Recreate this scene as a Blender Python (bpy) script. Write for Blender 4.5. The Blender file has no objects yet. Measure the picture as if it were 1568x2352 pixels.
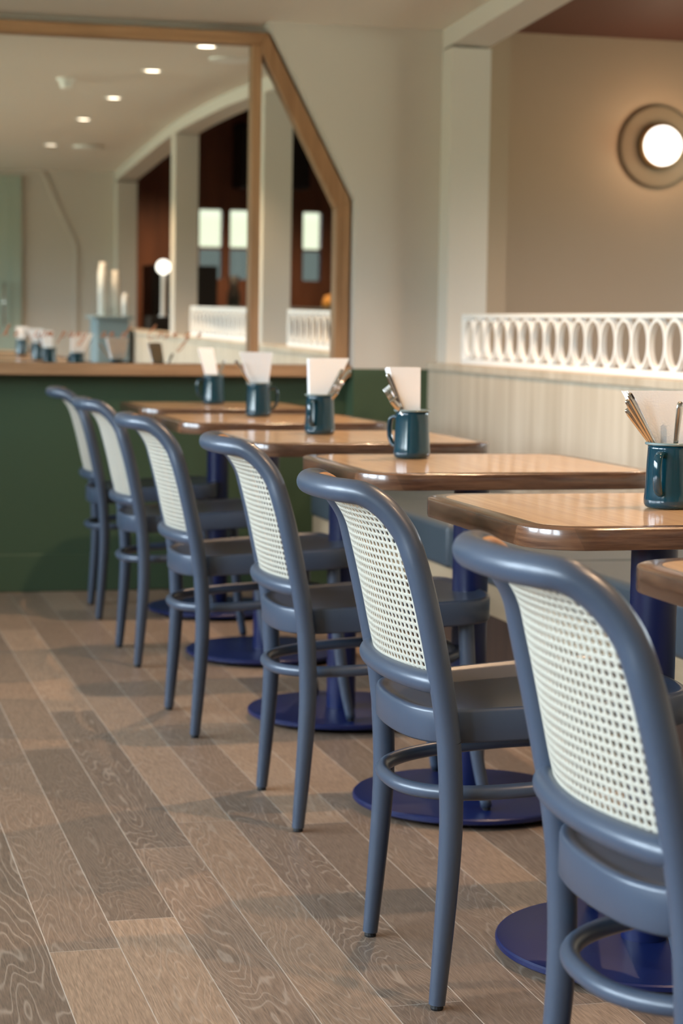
import bpy, bmesh, math, random
from mathutils import Vector, Matrix
R = random.Random(7)
PI = math.pi
sc = bpy.context.scene
C = sc.collection

# ------------------------------------------------------------------ camera
F_PX, YAW, PITCH, ROLL, CAM_H = 4621.69, 0.259041, 0.0923074, 0.0142640, 1.040778
cy, sy, cp, sp = math.cos(YAW), math.sin(YAW), math.cos(PITCH), math.sin(PITCH)
fwd = Vector((sy * cp, cy * cp, -sp)); rt = Vector((cy, -sy, 0)); up = rt.cross(fwd)
cr, sr = math.cos(ROLL), math.sin(ROLL)
rt, up = cr * rt + sr * up, -sr * rt + cr * up
cam_d = bpy.data.cameras.new('camera'); cam = bpy.data.objects.new('camera', cam_d); C.objects.link(cam)
cam.matrix_world = Matrix(((rt.x, up.x, -fwd.x, 0), (rt.y, up.y, -fwd.y, 0), (rt.z, up.z, -fwd.z, CAM_H), (0, 0, 0, 1)))
cam_d.sensor_fit = 'VERTICAL'; cam_d.sensor_height = 36.0; cam_d.lens = F_PX / 2352 * 36
cam_d.clip_start = 0.05; cam_d.clip_end = 200
cam_d.dof.use_dof = True; cam_d.dof.focus_distance = 3.1; cam_d.dof.aperture_fstop = 5.6
sc.camera = cam

# ------------------------------------------------------------------ world, light, exposure
SKY = 39.0            # daylight strength
WARM = 1.3           # warm lamp multiplier
sc.view_settings.view_transform = 'Standard'; sc.view_settings.look = 'None'
sc.view_settings.gamma = 1.0; sc.view_settings.exposure = 0.0; sc.view_settings.use_curve_mapping = False
sc.cycles.use_denoising = True
sc.cycles.max_bounces = 9; sc.cycles.diffuse_bounces = 5; sc.cycles.glossy_bounces = 5
sc.cycles.transmission_bounces = 5; sc.cycles.transparent_max_bounces = 10
sc.cycles.sample_clamp_indirect = 6.0
sc.cycles.caustics_reflective = False; sc.cycles.caustics_refractive = False

w = bpy.data.worlds.new('sky'); sc.world = w; w.use_nodes = True
nt = w.node_tree; nt.nodes.clear()
o = nt.nodes.new('ShaderNodeOutputWorld'); b = nt.nodes.new('ShaderNodeBackground')
tc = nt.nodes.new('ShaderNodeTexCoord'); sx = nt.nodes.new('ShaderNodeSeparateXYZ'); cr_ = nt.nodes.new('ShaderNodeValToRGB')
nt.links.new(tc.outputs['Generated'], sx.inputs[0])
mp = nt.nodes.new('ShaderNodeMapRange'); mp.inputs[1].default_value = -1; mp.inputs[2].default_value = 1
nt.links.new(sx.outputs['Z'], mp.inputs[0]); nt.links.new(mp.outputs[0], cr_.inputs[0])
e = cr_.color_ramp.elements
e[0].position = 0.0; e[0].color = (.30, .30, .27, 1)
e[1].position = 1.0; e[1].color = (.66, .82, 1.0, 1)
for pos, col in ((.47, (.34, .35, .27, 1)), (.52, (.30, .32, .22, 1)), (.575, (.76, .87, 1.0, 1))):
    k = e.new(pos); k.color = col
nt.links.new(cr_.outputs[0], b.inputs[0]); b.inputs[1].default_value = SKY
nt.links.new(b.outputs[0], o.inputs[0])

def lamp(name, kind, loc, energy, color, size=.1, spot=None, blend=.3, rot=(0, 0, 0)):
    d = bpy.data.lights.new(name, kind); d.energy = energy; d.color = color
    ob = bpy.data.objects.new(name, d); C.objects.link(ob); ob.location = loc; ob.rotation_euler = rot
    if kind == 'SPOT':
        d.spot_size = spot; d.spot_blend = blend; d.shadow_soft_size = size
    elif kind == 'POINT': d.shadow_soft_size = size
    return ob

FARY = 7.777     # plane of the mirror wall
WINS = [(-.7, .8), (1.1, 2.6), (2.9, 4.4), (4.6, 5.7), (6.1, 7.35)]   # window spans on the left wall
WX, WZ0, WZ1 = -2.3, 1.08, 2.08
for y0, y1 in WINS:
    d = bpy.data.lights.new('window_portal', 'AREA'); d.shape = 'RECTANGLE'; d.size = WZ1 - WZ0; d.size_y = y1 - y0
    d.cycles.is_portal = True
    ob = bpy.data.objects.new('window_portal', d); C.objects.link(ob)
    ob.location = (WX - .12, (y0 + y1) / 2, (WZ0 + WZ1) / 2); ob.rotation_euler = (0, -PI / 2, 0)
d = bpy.data.lights.new('window_portal', 'AREA'); d.shape = 'RECTANGLE'; d.size = 1.1; d.size_y = 2.5; d.cycles.is_portal = True
ob = bpy.data.objects.new('window_portal', d); C.objects.link(ob); ob.location = (6.35, 5.9, 1.5); ob.rotation_euler = (0, PI / 2, 0)  # portal for the unseen window added in the right wall
WARMC = (1.0, .66, .40)

# ------------------------------------------------------------------ materials
def lin(c):
    return tuple(((v / 255) / 12.92 if v / 255 <= .04045 else ((v / 255 + .055) / 1.055) ** 2.4) for v in c) + (1,)
def newmat(name):
    m = bpy.data.materials.new(name); m.use_nodes = True
    return m, m.node_tree, m.node_tree.nodes['Principled BSDF']
def N(nt, t, **kw):
    n = nt.nodes.new(t)
    for k, v in kw.items(): setattr(n, k, v)
    return n
def mat(name, col, rough=.5, metal=0, spec=.5, bump=0, bscale=60, var=0, vscale=4, coat=0, emit=None, estr=0, stretch=(1, 1, 1)):
    m, nt, p = newmat(name)
    c = lin(col); p.inputs['Base Color'].default_value = c
    p.inputs['Roughness'].default_value = rough; p.inputs['Metallic'].default_value = metal
    p.inputs['Specular IOR Level'].default_value = spec
    p.inputs['Coat Weight'].default_value = coat; p.inputs['Coat Roughness'].default_value = .12
    if emit: p.inputs['Emission Color'].default_value = emit; p.inputs['Emission Strength'].default_value = estr
    tc = N(nt, 'ShaderNodeTexCoord'); mp = N(nt, 'ShaderNodeMapping'); mp.inputs['Scale'].default_value = stretch
    nt.links.new(tc.outputs['Object'], mp.inputs[0])
    if var:
        n = N(nt, 'ShaderNodeTexNoise'); n.inputs['Scale'].default_value = vscale; n.inputs['Detail'].default_value = 4
        nt.links.new(mp.outputs[0], n.inputs['Vector'])
        mx = N(nt, 'ShaderNodeMixRGB'); mx.inputs[1].default_value = tuple(v * (1 - var) for v in c[:3]) + (1,)
        mx.inputs[2].default_value = tuple(min(1, v * (1 + var)) for v in c[:3]) + (1,)
        nt.links.new(n.outputs[0], mx.inputs[0]); nt.links.new(mx.outputs[0], p.inputs['Base Color'])
    if bump:
        n = N(nt, 'ShaderNodeTexNoise'); n.inputs['Scale'].default_value = bscale; n.inputs['Detail'].default_value = 3
        nt.links.new(mp.outputs[0], n.inputs['Vector'])
        bm = N(nt, 'ShaderNodeBump'); bm.inputs['Strength'].default_value = bump; bm.inputs['Distance'].default_value = .002
        nt.links.new(n.outputs[0], bm.inputs['Height']); nt.links.new(bm.outputs[0], p.inputs['Normal'])
    return m
def wood(name, dark, light, scale=(30, 2, 30), rough=.35, coat=.3, lines=14, seg=None):
    """grain running along object Y (or the axis with the small scale)"""
    m, nt, p = newmat(name); L = nt.links
    tc = N(nt, 'ShaderNodeTexCoord'); mp = N(nt, 'ShaderNodeMapping'); mp.inputs['Scale'].default_value = scale
    L.new(tc.outputs['Object'], mp.inputs[0])
    oi = N(nt, 'ShaderNodeObjectInfo'); ad = N(nt, 'ShaderNodeVectorMath', operation='ADD')
    ml = N(nt, 'ShaderNodeMath', operation='MULTIPLY'); ml.inputs[1].default_value = 40
    L.new(oi.outputs['Random'], ml.inputs[0]); L.new(mp.outputs[0], ad.inputs[0]); L.new(ml.outputs[0], ad.inputs[1])
    n = N(nt, 'ShaderNodeTexNoise'); n.inputs['Scale'].default_value = 1; n.inputs['Detail'].default_value = 6; n.inputs['Roughness'].default_value = .6
    L.new(ad.outputs[0], n.inputs['Vector'])
    rp = N(nt, 'ShaderNodeMixRGB'); rp.inputs[1].default_value = lin(dark); rp.inputs[2].default_value = lin(light)
    mr = N(nt, 'ShaderNodeMapRange'); mr.inputs[1].default_value = .32; mr.inputs[2].default_value = .68
    L.new(n.outputs[0], mr.inputs[0]); L.new(mr.outputs[0], rp.inputs[0])
    last = rp.outputs[0]
    if seg:   # lengths of differently toned timber
        vo = N(nt, 'ShaderNodeTexVoronoi'); vo.inputs['Scale'].default_value = seg
        L.new(tc.outputs['Object'], vo.inputs['Vector'])
        sp_ = N(nt, 'ShaderNodeSeparateColor'); L.new(vo.outputs['Color'], sp_.inputs[0])
        mm = N(nt, 'ShaderNodeMapRange'); mm.inputs[3].default_value = .6; mm.inputs[4].default_value = 1.5
        L.new(sp_.outputs[0], mm.inputs[0])
        mu = N(nt, 'ShaderNodeVectorMath', operation='SCALE'); L.new(last, mu.inputs[0]); L.new(mm.outputs[0], mu.inputs['Scale'])
        last = mu.outputs[0]
    L.new(last, p.inputs['Base Color'])
    p.inputs['Roughness'].default_value = rough; p.inputs['Coat Weight'].default_value = coat; p.inputs['Coat Roughness'].default_value = .1
    bm = N(nt, 'ShaderNodeBump'); bm.inputs['Strength'].default_value = .08; bm.inputs['Distance'].default_value = .001
    L.new(n.outputs[0], bm.inputs['Height']); L.new(bm.outputs[0], p.inputs['Normal'])
    return m

def floor_mat():
    m, nt, p = newmat('limed_oak_planks'); L = nt.links
    def math_(op, a, b=None, c=None):
        n = N(nt, 'ShaderNodeMath', operation=op)
        for i, v in enumerate((a, b, c)):
            if v is None: continue
            if isinstance(v, (int, float)): n.inputs[i].default_value = v
            else: L.new(v, n.inputs[i])
        return n.outputs[0]
    tc = N(nt, 'ShaderNodeTexCoord'); s = N(nt, 'ShaderNodeSeparateXYZ'); L.new(tc.outputs['Object'], s.inputs[0])
    W, LEN = .119, 1.45
    u = math_('DIVIDE', math_('ADD', s.outputs[0], 10 * W - .732 + 6 * W), W)
    row = math_('FLOOR', u); fu = math_('FRACT', u)
    wn = N(nt, 'ShaderNodeTexWhiteNoise', noise_dimensions='1D'); L.new(row, wn.inputs['W'])
    v = math_('ADD', math_('DIVIDE', s.outputs[1], LEN), math_('MULTIPLY', wn.outputs['Value'], 9.7))
    col = math_('FLOOR', v); fv = math_('FRACT', v)
    pid = math_('ADD', math_('MULTIPLY', row, 13.17), col)
    wr = N(nt, 'ShaderNodeTexWhiteNoise', noise_dimensions='1D'); L.new(pid, wr.inputs['W'])
    cs = N(nt, 'ShaderNodeSeparateColor'); L.new(wr.outputs['Color'], cs.inputs[0])
    # seams
    du = math_('MULTIPLY', math_('MINIMUM', fu, math_('SUBTRACT', 1, fu)), W)
    dv = math_('MULTIPLY', math_('MINIMUM', fv, math_('SUBTRACT', 1, fv)), LEN)
    seam = math_('LESS_THAN', math_('MINIMUM', du, math_('MULTIPLY', dv, 1.2)), .00085)
    # grain
    cb = N(nt, 'ShaderNodeCombineXYZ')
    L.new(math_('MULTIPLY', s.outputs[0], 9), cb.inputs[0]); L.new(math_('MULTIPLY', s.outputs[1], 1.15), cb.inputs[1])
    L.new(math_('MULTIPLY', pid, 3.7), cb.inputs[2])
    n1 = N(nt, 'ShaderNodeTexNoise'); n1.inputs['Scale'].default_value = 1.0; n1.inputs['Detail'].default_value = 2.6; n1.inputs['Roughness'].default_value = .45
    L.new(cb.outputs[0], n1.inputs['Vector'])
    # contour rings, density varies per plank
    dens = math_('ADD', 20, math_('MULTIPLY', cs.outputs[1], 26))
    ring = math_('SINE', math_('MULTIPLY', math_('MULTIPLY', n1.outputs[0], dens), 6.2832))
    ring = math_('POWER', math_('MAXIMUM', ring, 0), 5)
    cb2 = N(nt, 'ShaderNodeCombineXYZ')
    L.new(math_('MULTIPLY', s.outputs[0], 420), cb2.inputs[0]); L.new(math_('MULTIPLY', s.outputs[1], 26), cb2.inputs[1]); L.new(pid, cb2.inputs[2])
    n2 = N(nt, 'ShaderNodeTexNoise'); n2.inputs['Scale'].default_value = 1; n2.inputs['Detail'].default_value = 3
    L.new(cb2.outputs[0], n2.inputs['Vector'])
    pore = math_('MULTIPLY', math_('SUBTRACT', n2.outputs[0], .5), 1.3)
    # plank tone
    ramp = N(nt, 'ShaderNodeValToRGB'); L.new(cs.outputs[0], ramp.inputs[0]); el = ramp.color_ramp.elements
    el[0].position = 0; el[0].color = lin((110, 94, 81)); el[1].position = 1; el[1].color = lin((152, 128, 107))
    k = el.new(.35); k.color = lin((120, 102, 88)); k = el.new(.7); k.color = lin((138, 115, 96))
    hv = N(nt, 'ShaderNodeHueSaturation'); L.new(ramp.outputs[0], hv.inputs['Color'])
    L.new(math_('ADD', 1, math_('MULTIPLY', pore, 1.15)), hv.inputs['Value'])
    ringamt = math_('MULTIPLY', ring, math_('MULTIPLY', math_('MAXIMUM', math_('SUBTRACT', cs.outputs[2], .12), 0), .48))
    mx = N(nt, 'ShaderNodeMixRGB'); mx.inputs[2].default_value = lin((182, 166, 150))
    L.new(ringamt, mx.inputs[0]); L.new(hv.outputs[0], mx.inputs[1])
    mx2 = N(nt, 'ShaderNodeMixRGB'); mx2.inputs[2].default_value = lin((196, 186, 174))
    L.new(math_('MULTIPLY', seam, .8), mx2.inputs[0]); L.new(mx.outputs[0], mx2.inputs[1])
    L.new(mx2.outputs[0], p.inputs['Base Color'])
    p.inputs['Roughness'].default_value = .42; p.inputs['Specular IOR Level'].default_value = .4
    bm = N(nt, 'ShaderNodeBump'); bm.inputs['Strength'].default_value = .25; bm.inputs['Distance'].default_value = .0006
    L.new(math_('ADD', pore, ring), bm.inputs['Height']); L.new(bm.outputs[0], p.inputs['Normal'])
    return m

M = {}
M['floor'] = floor_mat()
M['wall'] = mat('warm_white_paint', (204, 198, 188), .65, bump=.05, bscale=250)
M['ceil'] = mat('ceiling_paint', (232, 226, 216), .6, bump=.03, bscale=200)
M['green'] = mat('green_paint', (64, 84, 62), .45, bump=.05, bscale=200)
M['terra'] = mat('terracotta_paint', (98, 62, 50), .6)
M['sidewall'] = mat('side_room_paint', (176, 154, 130), .6)
M['white'] = mat('white_paint', (236, 237, 236), .45)
M['oak'] = wood('oak_trim', (156, 118, 84), (188, 148, 110), (3, 60, 60), .5, 0)
M['oakv'] = wood('oak_trim_upright', (156, 118, 84), (188, 148, 110), (60, 60, 3), .5, 0)
M['chair'] = mat('slate_blue_lacquer', (60, 71, 88), .37, spec=.6, coat=.08, bump=.03, bscale=150)
M['cane_out'] = mat('painted_cane', (190, 185, 170), .6, bump=.7, bscale=900)
M['cane_in'] = mat('natural_cane', (196, 146, 92), .5, bump=.7, bscale=900)
M['rubber'] = mat('black_rubber', (20, 20, 22), .6)
M['blue'] = mat('royal_blue_metal', (5, 23, 72), .34, spec=.5, bump=.05, bscale=300, var=.12, vscale=9)
M['black'] = mat('black_metal', (16, 16, 18), .5)
M['top'] = wood('oak_table_veneer', (184, 144, 102), (212, 174, 130), (90, 3, 90), .3, .6)
M['edge'] = wood('walnut_edging', (70, 46, 34), (112, 80, 58), (10, 10, 130), .26, .6, seg=5)
M['enamel'] = mat('teal_enamel', (8, 50, 64), .10, spec=.5, coat=.3, var=.15, vscale=30)
M['rim'] = mat('grey_enamel_rim', (110, 128, 128), .2, spec=.6)
M['paper'] = mat('paper_napkin', (248, 249, 250), .8, bump=.3, bscale=300)
M['steel'] = mat('stainless_steel', (200, 196, 190), .16, metal=1)
M['leather'] = mat('blue_grey_leather', (68, 78, 86), .40, bump=.25, bscale=260, var=.06)
M['planks'] = wood('pale_oak_board', (176, 160, 138), (206, 192, 172), (14, 14, .8), .5, 0)
M['pale'] = wood('pale_oak_base', (176, 152, 120), (196, 172, 140), (14, 2, 14), .5, 0)
M['dark'] = wood('brown_plinth', (60, 42, 32), (84, 60, 46), (20, 20, 1), .5, 0)
M['copper'] = mat('copper_lettering', (196, 130, 92), .5, metal=.2)
M['brass'] = mat('brass_collar', (206, 166, 112), .35, metal=.8)
M['taupe'] = mat('lamp_plate_paint', (150, 134, 112), .6)
M['opal'] = mat('opal_glass', (255, 250, 244), .3, emit=(1, .93, .84, 1), estr=2.6)
M['led'] = mat('lamp_diffuser', (255, 240, 225), .3, emit=(1, .80, .62, 1), estr=9)
M['plastic'] = mat('white_plastic', (244, 245, 242), .4)
M['door'] = mat('pale_green_door_paint', (168, 182, 168), .45)
M['station'] = mat('grey_blue_laminate', (132, 152, 158), .5)
M['copperwood'] = wood('orange_brown_panelling', (92, 58, 42), (120, 78, 56), (8, 8, 1), .5, .1)
M['blackbox'] = mat('matt_black', (14, 13, 13), .6)
M['bread'] = mat('golden_pastry', (206, 150, 70), .6)
def mirror_mat():
    m, nt, p = newmat('silvered_glass')
    p.inputs['Base Color'].default_value = (.86, .89, .87, 1); p.inputs['Metallic'].default_value = 1; p.inputs['Roughness'].default_value = 0
    return m
M['mirror'] = mirror_mat()
def glass_mat(name='window_glass', tint=(.95, .97, .97, 1)):
    m, nt, p = newmat(name); nt.nodes.remove(p)
    out = nt.nodes['Material Output']; t = N(nt, 'ShaderNodeBsdfTransparent'); g = N(nt, 'ShaderNodeBsdfGlossy'); g.inputs['Roughness'].default_value = 0
    t.inputs[0].default_value = tint
    fr = N(nt, 'ShaderNodeFresnel'); fr.inputs[0].default_value = 1.45; mx = N(nt, 'ShaderNodeMixShader')
    nt.links.new(fr.outputs[0], mx.inputs[0]); nt.links.new(t.outputs[0], mx.inputs[1]); nt.links.new(g.outputs[0], mx.inputs[2])
    nt.links.new(mx.outputs[0], out.inputs[0]); return m
M['glass'] = glass_mat(); M['tint1'] = glass_mat('pale_dimming_glass', (.32, .32, .33, 1)); M['tint2'] = glass_mat('grey_dimming_glass', (.12, .13, .15, 1))  # tints added to dim the overbright sky behind the side room panes

# ------------------------------------------------------------------ mesh helpers
def obj(name, bm, m, parent=None, smooth=False, bevel=0, seg=2, loc=None):
    me = bpy.data.meshes.new(name); bmesh.ops.recalc_face_normals(bm, faces=bm.faces); bm.to_mesh(me); bm.free()
    for mm in (m if isinstance(m, (list, tuple)) else [m]): me.materials.append(mm)
    if smooth:
        for p in me.polygons: p.use_smooth = True
    ob = bpy.data.objects.new(name, me); C.objects.link(ob)
    if parent: ob.parent = parent
    if loc: ob.location = loc
    if bevel:
        md = ob.modifiers.new('bevel', 'BEVEL'); md.width = bevel; md.segments = seg; md.limit_method = 'ANGLE'; md.angle_limit = .6
        md.harden_normals = False
        for p in me.polygons: p.use_smooth = True
        me.set_sharp_from_angle(angle=.7)
    return ob
def thing(name, label, cat, loc=(0, 0, 0), rz=0, group=None):
    o = bpy.data.objects.new(name, None); C.objects.link(o); o.location = loc; o.rotation_euler = (0, 0, rz)
    o.empty_display_size = .05
    o['label'] = label; o['category'] = cat
    if group: o['group'] = group
    return o
def tag(o, label, cat, group=None):
    o['label'] = label; o['category'] = cat
    if group: o['group'] = group
    return o
def struct(name, bm, m, parent=None, **kw):
    o = obj(name, bm, m, parent, **kw)
    if not parent: o['kind'] = 'structure'
    return o
def box(bm, x0, y0, z0, x1, y1, z1):
    v = [bm.verts.new((x, y, z)) for x in (x0, x1) for y in (y0, y1) for z in (z0, z1)]
    for f in ((0, 1, 3, 2), (4, 6, 7, 5), (0, 4, 5, 1), (2, 3, 7, 6), (0, 2, 6, 4), (1, 5, 7, 3)): bm.faces.new([v[i] for i in f])
def bx(*a):
    bm = bmesh.new(); box(bm, *a); return bm
def prism(poly, axis, a, b, bm=None):
    """poly: 2D points; extruded along axis from a to b. axis 'y': pts (x,z); 'x': (y,z); 'z': (x,y)"""
    bm = bm or bmesh.new()
    f = {'y': lambda p, t: (p[0], t, p[1]), 'x': lambda p, t: (t, p[0], p[1]), 'z': lambda p, t: (p[0], p[1], t)}[axis]
    A = [bm.verts.new(f(p, a)) for p in poly]; B = [bm.verts.new(f(p, b)) for p in poly]
    bm.faces.new(A); bm.faces.new(B[::-1]); n = len(poly)
    for i in range(n): bm.faces.new((A[i], A[(i + 1) % n], B[(i + 1) % n], B[i]))
    return bm
def catmull(P, n=6, closed=False):
    out = []; L = len(P); rng = range(L if closed else L - 1)
    for i in rng:
        if closed: a, b_, c, d = P[(i - 1) % L], P[i], P[(i + 1) % L], P[(i + 2) % L]
        else: a, b_, c, d = P[max(i - 1, 0)], P[i], P[i + 1], P[min(i + 2, L - 1)]
        for k in range(n):
            t = k / n
            out.append(tuple(.5 * ((2 * q) + (-p_ + r) * t + (2 * p_ - 5 * q + 4 * r - s) * t * t + (-p_ + 3 * q - 3 * r + s) * t ** 3) for p_, q, r, s in zip(a, b_, c, d)))
    if not closed: out.append(tuple(P[-1]))
    return out
def sweep(pts, seg=16, closed=False, bm=None, caps=True, flat=1.0):
    """pts: (x,y,z,r) list -> tube"""
    bm = bm or bmesh.new(); P = [Vector(p[:3]) for p in pts]; n = len(P); rings = []
    T = []
    for i in range(n):
        a = P[(i - 1) % n] if closed or i > 0 else P[i]; b_ = P[(i + 1) % n] if closed or i < n - 1 else P[i]
        T.append((b_ - a).normalized())
    ref = Vector((0, 0, 1)) if abs(T[0].z) < .9 else Vector((1, 0, 0))
    u = (ref - T[0] * ref.dot(T[0])).normalized()
    for i in range(n):
        u = (u - T[i] * u.dot(T[i])).normalized(); v = T[i].cross(u); r = pts[i][3]
        rings.append([bm.verts.new(P[i] + r * (math.cos(2 * PI * k / seg) * u + flat * math.sin(2 * PI * k / seg) * v)) for k in range(seg)])
    for i in range(n if closed else n - 1):
        A, B = rings[i], rings[(i + 1) % n]
        for k in range(seg): bm.faces.new((A[k], A[(k + 1) % seg], B[(k + 1) % seg], B[k]))
    if caps and not closed:
        bm.faces.new(rings[0][::-1]); bm.faces.new(rings[-1])
    return bm
def lathe(prof, seg=40, bm=None, cx=0, cy=0):
    bm = bm or bmesh.new(); rings = []
    for r, z in prof:
        if r < 1e-6: rings.append([bm.verts.new((cx, cy, z))])
        else: rings.append([bm.verts.new((cx + r * math.cos(2 * PI * k / seg), cy + r * math.sin(2 * PI * k / seg), z)) for k in range(seg)])
    for A, B in zip(rings, rings[1:]):
        for k in range(seg):
            k2 = (k + 1) % seg
            if len(A) == 1 and len(B) == 1: continue
            if len(A) == 1: bm.faces.new((A[0], B[k], B[k2]))
            elif len(B) == 1: bm.faces.new((A[k], A[k2], B[0]))
            else: bm.faces.new((A[k], A[k2], B[k2], B[k]))
    return bm
def rrect(hx, hy, r, n=10):
    pts = []
    for sx_, sy_, a0 in ((1, 1, 0), (-1, 1, 90), (-1, -1, 180), (1, -1, 270)):
        for k in range(n + 1):
            a = math.radians(a0 + 90 * k / n); pts.append((sx_ * (hx - r) + r * math.cos(a), sy_ * (hy - r) + r * math.sin(a)))
    return pts
def copy_tree(root, loc, rz=None, label=None):
    r = root.copy(); C.objects.link(r); r.location = loc
    if rz is not None: r.rotation_euler = (0, 0, rz)
    if label: r['label'] = label
    for ch in list(root.children):
        c = ch.copy(); C.objects.link(c); c.parent = r
        for g in list(ch.children):
            d = g.copy(); C.objects.link(d); d.parent = c
    return r

# ------------------------------------------------------------------ room shell
X0, XB = WX, 2.412          # left wall, beam/column face
XB2 = 2.572
BY = -.95                   # back wall of the dining room
SX1, SY0, SY1 = 6.2, -3.6, 8.3
struct('floor', bx(X0 - .3, SY0 - .3, -.1, SX1 + .3, SY1 + .3, 0), M['floor'])
# ceiling, gently arched along the room
CZ = [(-1.1, 2.13), (-.95, 2.15), (.6, 2.26), (1.8, 2.33), (3.1, 2.355), (4.15, 2.35), (5.6, 2.31), (7.1, 2.229), (7.78, 2.19), (8.0, 2.18)]
cz = catmull(CZ, 5)
def zc(y):
    for a, b_ in zip(cz, cz[1:]):
        if a[0] <= y <= b_[0]: return a[1] + (b_[1] - a[1]) * (y - a[0]) / (b_[0] - a[0])
    return cz[-1][1]
struct('ceiling', prism(list(cz) + [(8.0, 2.6), (-1.1, 2.6)], 'x', X0 - .2, XB + .02), M['ceil'], smooth=False)
low = [(y, z - .075) for y, z in cz if -1.0 <= y <= 7.66] + [(8.2, 2.09)]
struct('trim_1', prism(low + [(8.2, 3.0), (low[0][0], 3.0)], 'x', XB, XB2), M['wall'])
# far wall: recess plane with mirror, proud part to its right with a chamfered outline
struct('wall_front', bx(X0 - .2, FARY, 0, 2.3, FARY + .2, 2.6), [M['wall'], M['green']])
ob = bpy.data.objects['wall_front']
PR = 7.655
struct('trim_2', prism([(2.070, .873), (2.070, 1.531), (1.733, 2.160), (1.69, 2.24), (1.70, 2.6), (XB + .05, 2.6), (XB + .05, .873)], 'y', PR, FARY + .1), M['wall'])
struct('trim_3', bx(2.070, PR, 0, XB + .05, FARY + .1, .873), M['green'])
struct('trim_4', bx(X0 - .1, FARY - .012, .147, 2.075, FARY + .02, .845), M['green'])
struct('baseboard_front', bx(X0 - .1, FARY - .026, 0, 2.075, FARY + .02, .147), M['green'], bevel=.004)
# columns under the beam
def column(name, ya, yb):
    return struct(name, bx(XB, ya, 0, XB2, yb, zc((ya + min(yb, 7.8)) / 2) - .078), M['wall'])
column('trim_5', 7.535, FARY + .5); column('trim_6', 4.46, 4.62); column('trim_7', 1.70, 1.86); column('trim_8', -1.15, -.79)
# bench half wall of upright pale boards
struct('wall_bench', bx(2.375, BY, 0, 2.55, PR, .897), M['planks'])
g = bmesh.new()
box(g, 2.368, BY, .872, 2.56, PR, .90)
struct('trim_9', g, M['planks'], bevel=.003)
# back wall with door and panel moulding
struct('wall_back', bx(X0 - .2, BY - .2, 0, XB + .05, BY, 2.6), M['wall'])
d = struct('door_1', bx(.75, BY - .01, 0, 1.57, BY + .025, 2.02), M['door'], bevel=.004)
struct('door_panel', bx(.87, BY + .025, .2, 1.45, BY + .032, 1.9), M['door'], d)
struct('door_handle', sweep([(1.52, BY + .07, .9, .01), (1.52, BY + .07, 1.25, .01)], 10), M['steel'], d, smooth=True)
struct('trim_10', prism([(1.57, 0), (1.66, 0), (1.66, 2.1), (.66, 2.1), (.66, 0), (.75, 0), (.75, 2.02), (1.57, 2.02)], 'y', BY, BY + .03), M['door'])
g = bmesh.new(); prism([(1.80, 2.16), (1.83, 2.16), (2.11, 1.56), (2.11, .6), (2.085, .6), (2.085, 1.55)], 'y', BY, BY + .012, g)
struct('trim_11', g, M['wall'])
# left wall with windows
g = bmesh.new(); ys = [BY - .2] + [v for p in WINS for v in p] + [FARY + .2]
for i in range(0, len(ys), 2): box(g, WX - .2, ys[i], 0, WX, ys[i + 1], 2.6)
for y0, y1 in WINS:
    box(g, WX - .2, y0, 0, WX, y1, WZ0); box(g, WX - .2, y0, WZ1, WX, y1, 2.6)
struct('wall_left', g, M['wall'])
for i, (y0, y1) in enumerate(WINS):
    g = bmesh.new(); t = .045; xa, xb = WX - .11, WX - .05
    box(g, xa, y0, WZ0, xb, y0 + t, WZ1); box(g, xa, y1 - t, WZ0, xb, y1, WZ1)
    box(g, xa, y0 + t, WZ0, xb, y1 - t, WZ0 + t); box(g, xa, y0 + t, WZ1 - t, xb, y1 - t, WZ1)
    ym = (y0 + y1) / 2; box(g, xa, ym - .02, WZ0 + t, xb, ym + .02, WZ1 - t)
    wf = struct('window_%d' % (i + 1), g, M['white'])
    struct('pane', bx(WX - .085, y0 + t, WZ0 + t, WX - .079, y1 - t, WZ1 - t), M['glass'], wf)
# side room behind the half wall
struct('wall_side_front', bx(2.50, SY1, 0, SX1 + .2, SY1 + .2, 3.2), M['sidewall'])
struct('trim_12', bx(XB2, 7.96, 0, 2.80, SY1, 3.2), M['sidewall'])
g = bmesh.new(); box(g, SX1, SY0, 0, SX1 + .2, 4.6, 3.2); box(g, SX1, 7.2, 0, SX1 + .2, SY1, 3.2); box(g, SX1, 4.6, 0, SX1 + .2, 7.2, .9); box(g, SX1, 4.6, 2.1, SX1 + .2, 7.2, 3.2)
struct('wall_right', g, M['terra'])
g = bmesh.new(); box(g, SX1 + .05, 4.6, .9, SX1 + .11, 4.65, 2.1); box(g, SX1 + .05, 7.15, .9, SX1 + .11, 7.2, 2.1); box(g, SX1 + .05, 5.87, .9, SX1 + .11, 5.93, 2.1)
box(g, SX1 + .05, 4.65, .9, SX1 + .11, 5.87, .95); box(g, SX1 + .05, 5.93, .9, SX1 + .11, 7.15, .95); box(g, SX1 + .05, 4.65, 2.05, SX1 + .11, 5.87, 2.1); box(g, SX1 + .05, 5.93, 2.05, SX1 + .11, 7.15, 2.1)
wf = struct('window_10', g, M['white']); struct('pane', bx(SX1 + .078, 4.65, .95, SX1 + .084, 7.15, 2.05), M['glass'], wf)  # unseen window, added to bring cool daylight into the side room
g = prism([(SY0 - .2, 2.95), (1.0, 2.95), (SY1 + .2, 2.285), (SY1 + .2, 3.2), (SY0 - .2, 3.2)], 'x', XB2 - .02, SX1 + .2)
struct('ceiling_side', g, M['terra'])
struct('wall_side_left', bx(XB + .05, SY0, 0, XB2 - .02, -1.15, 3.2), M['terra'])
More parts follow.
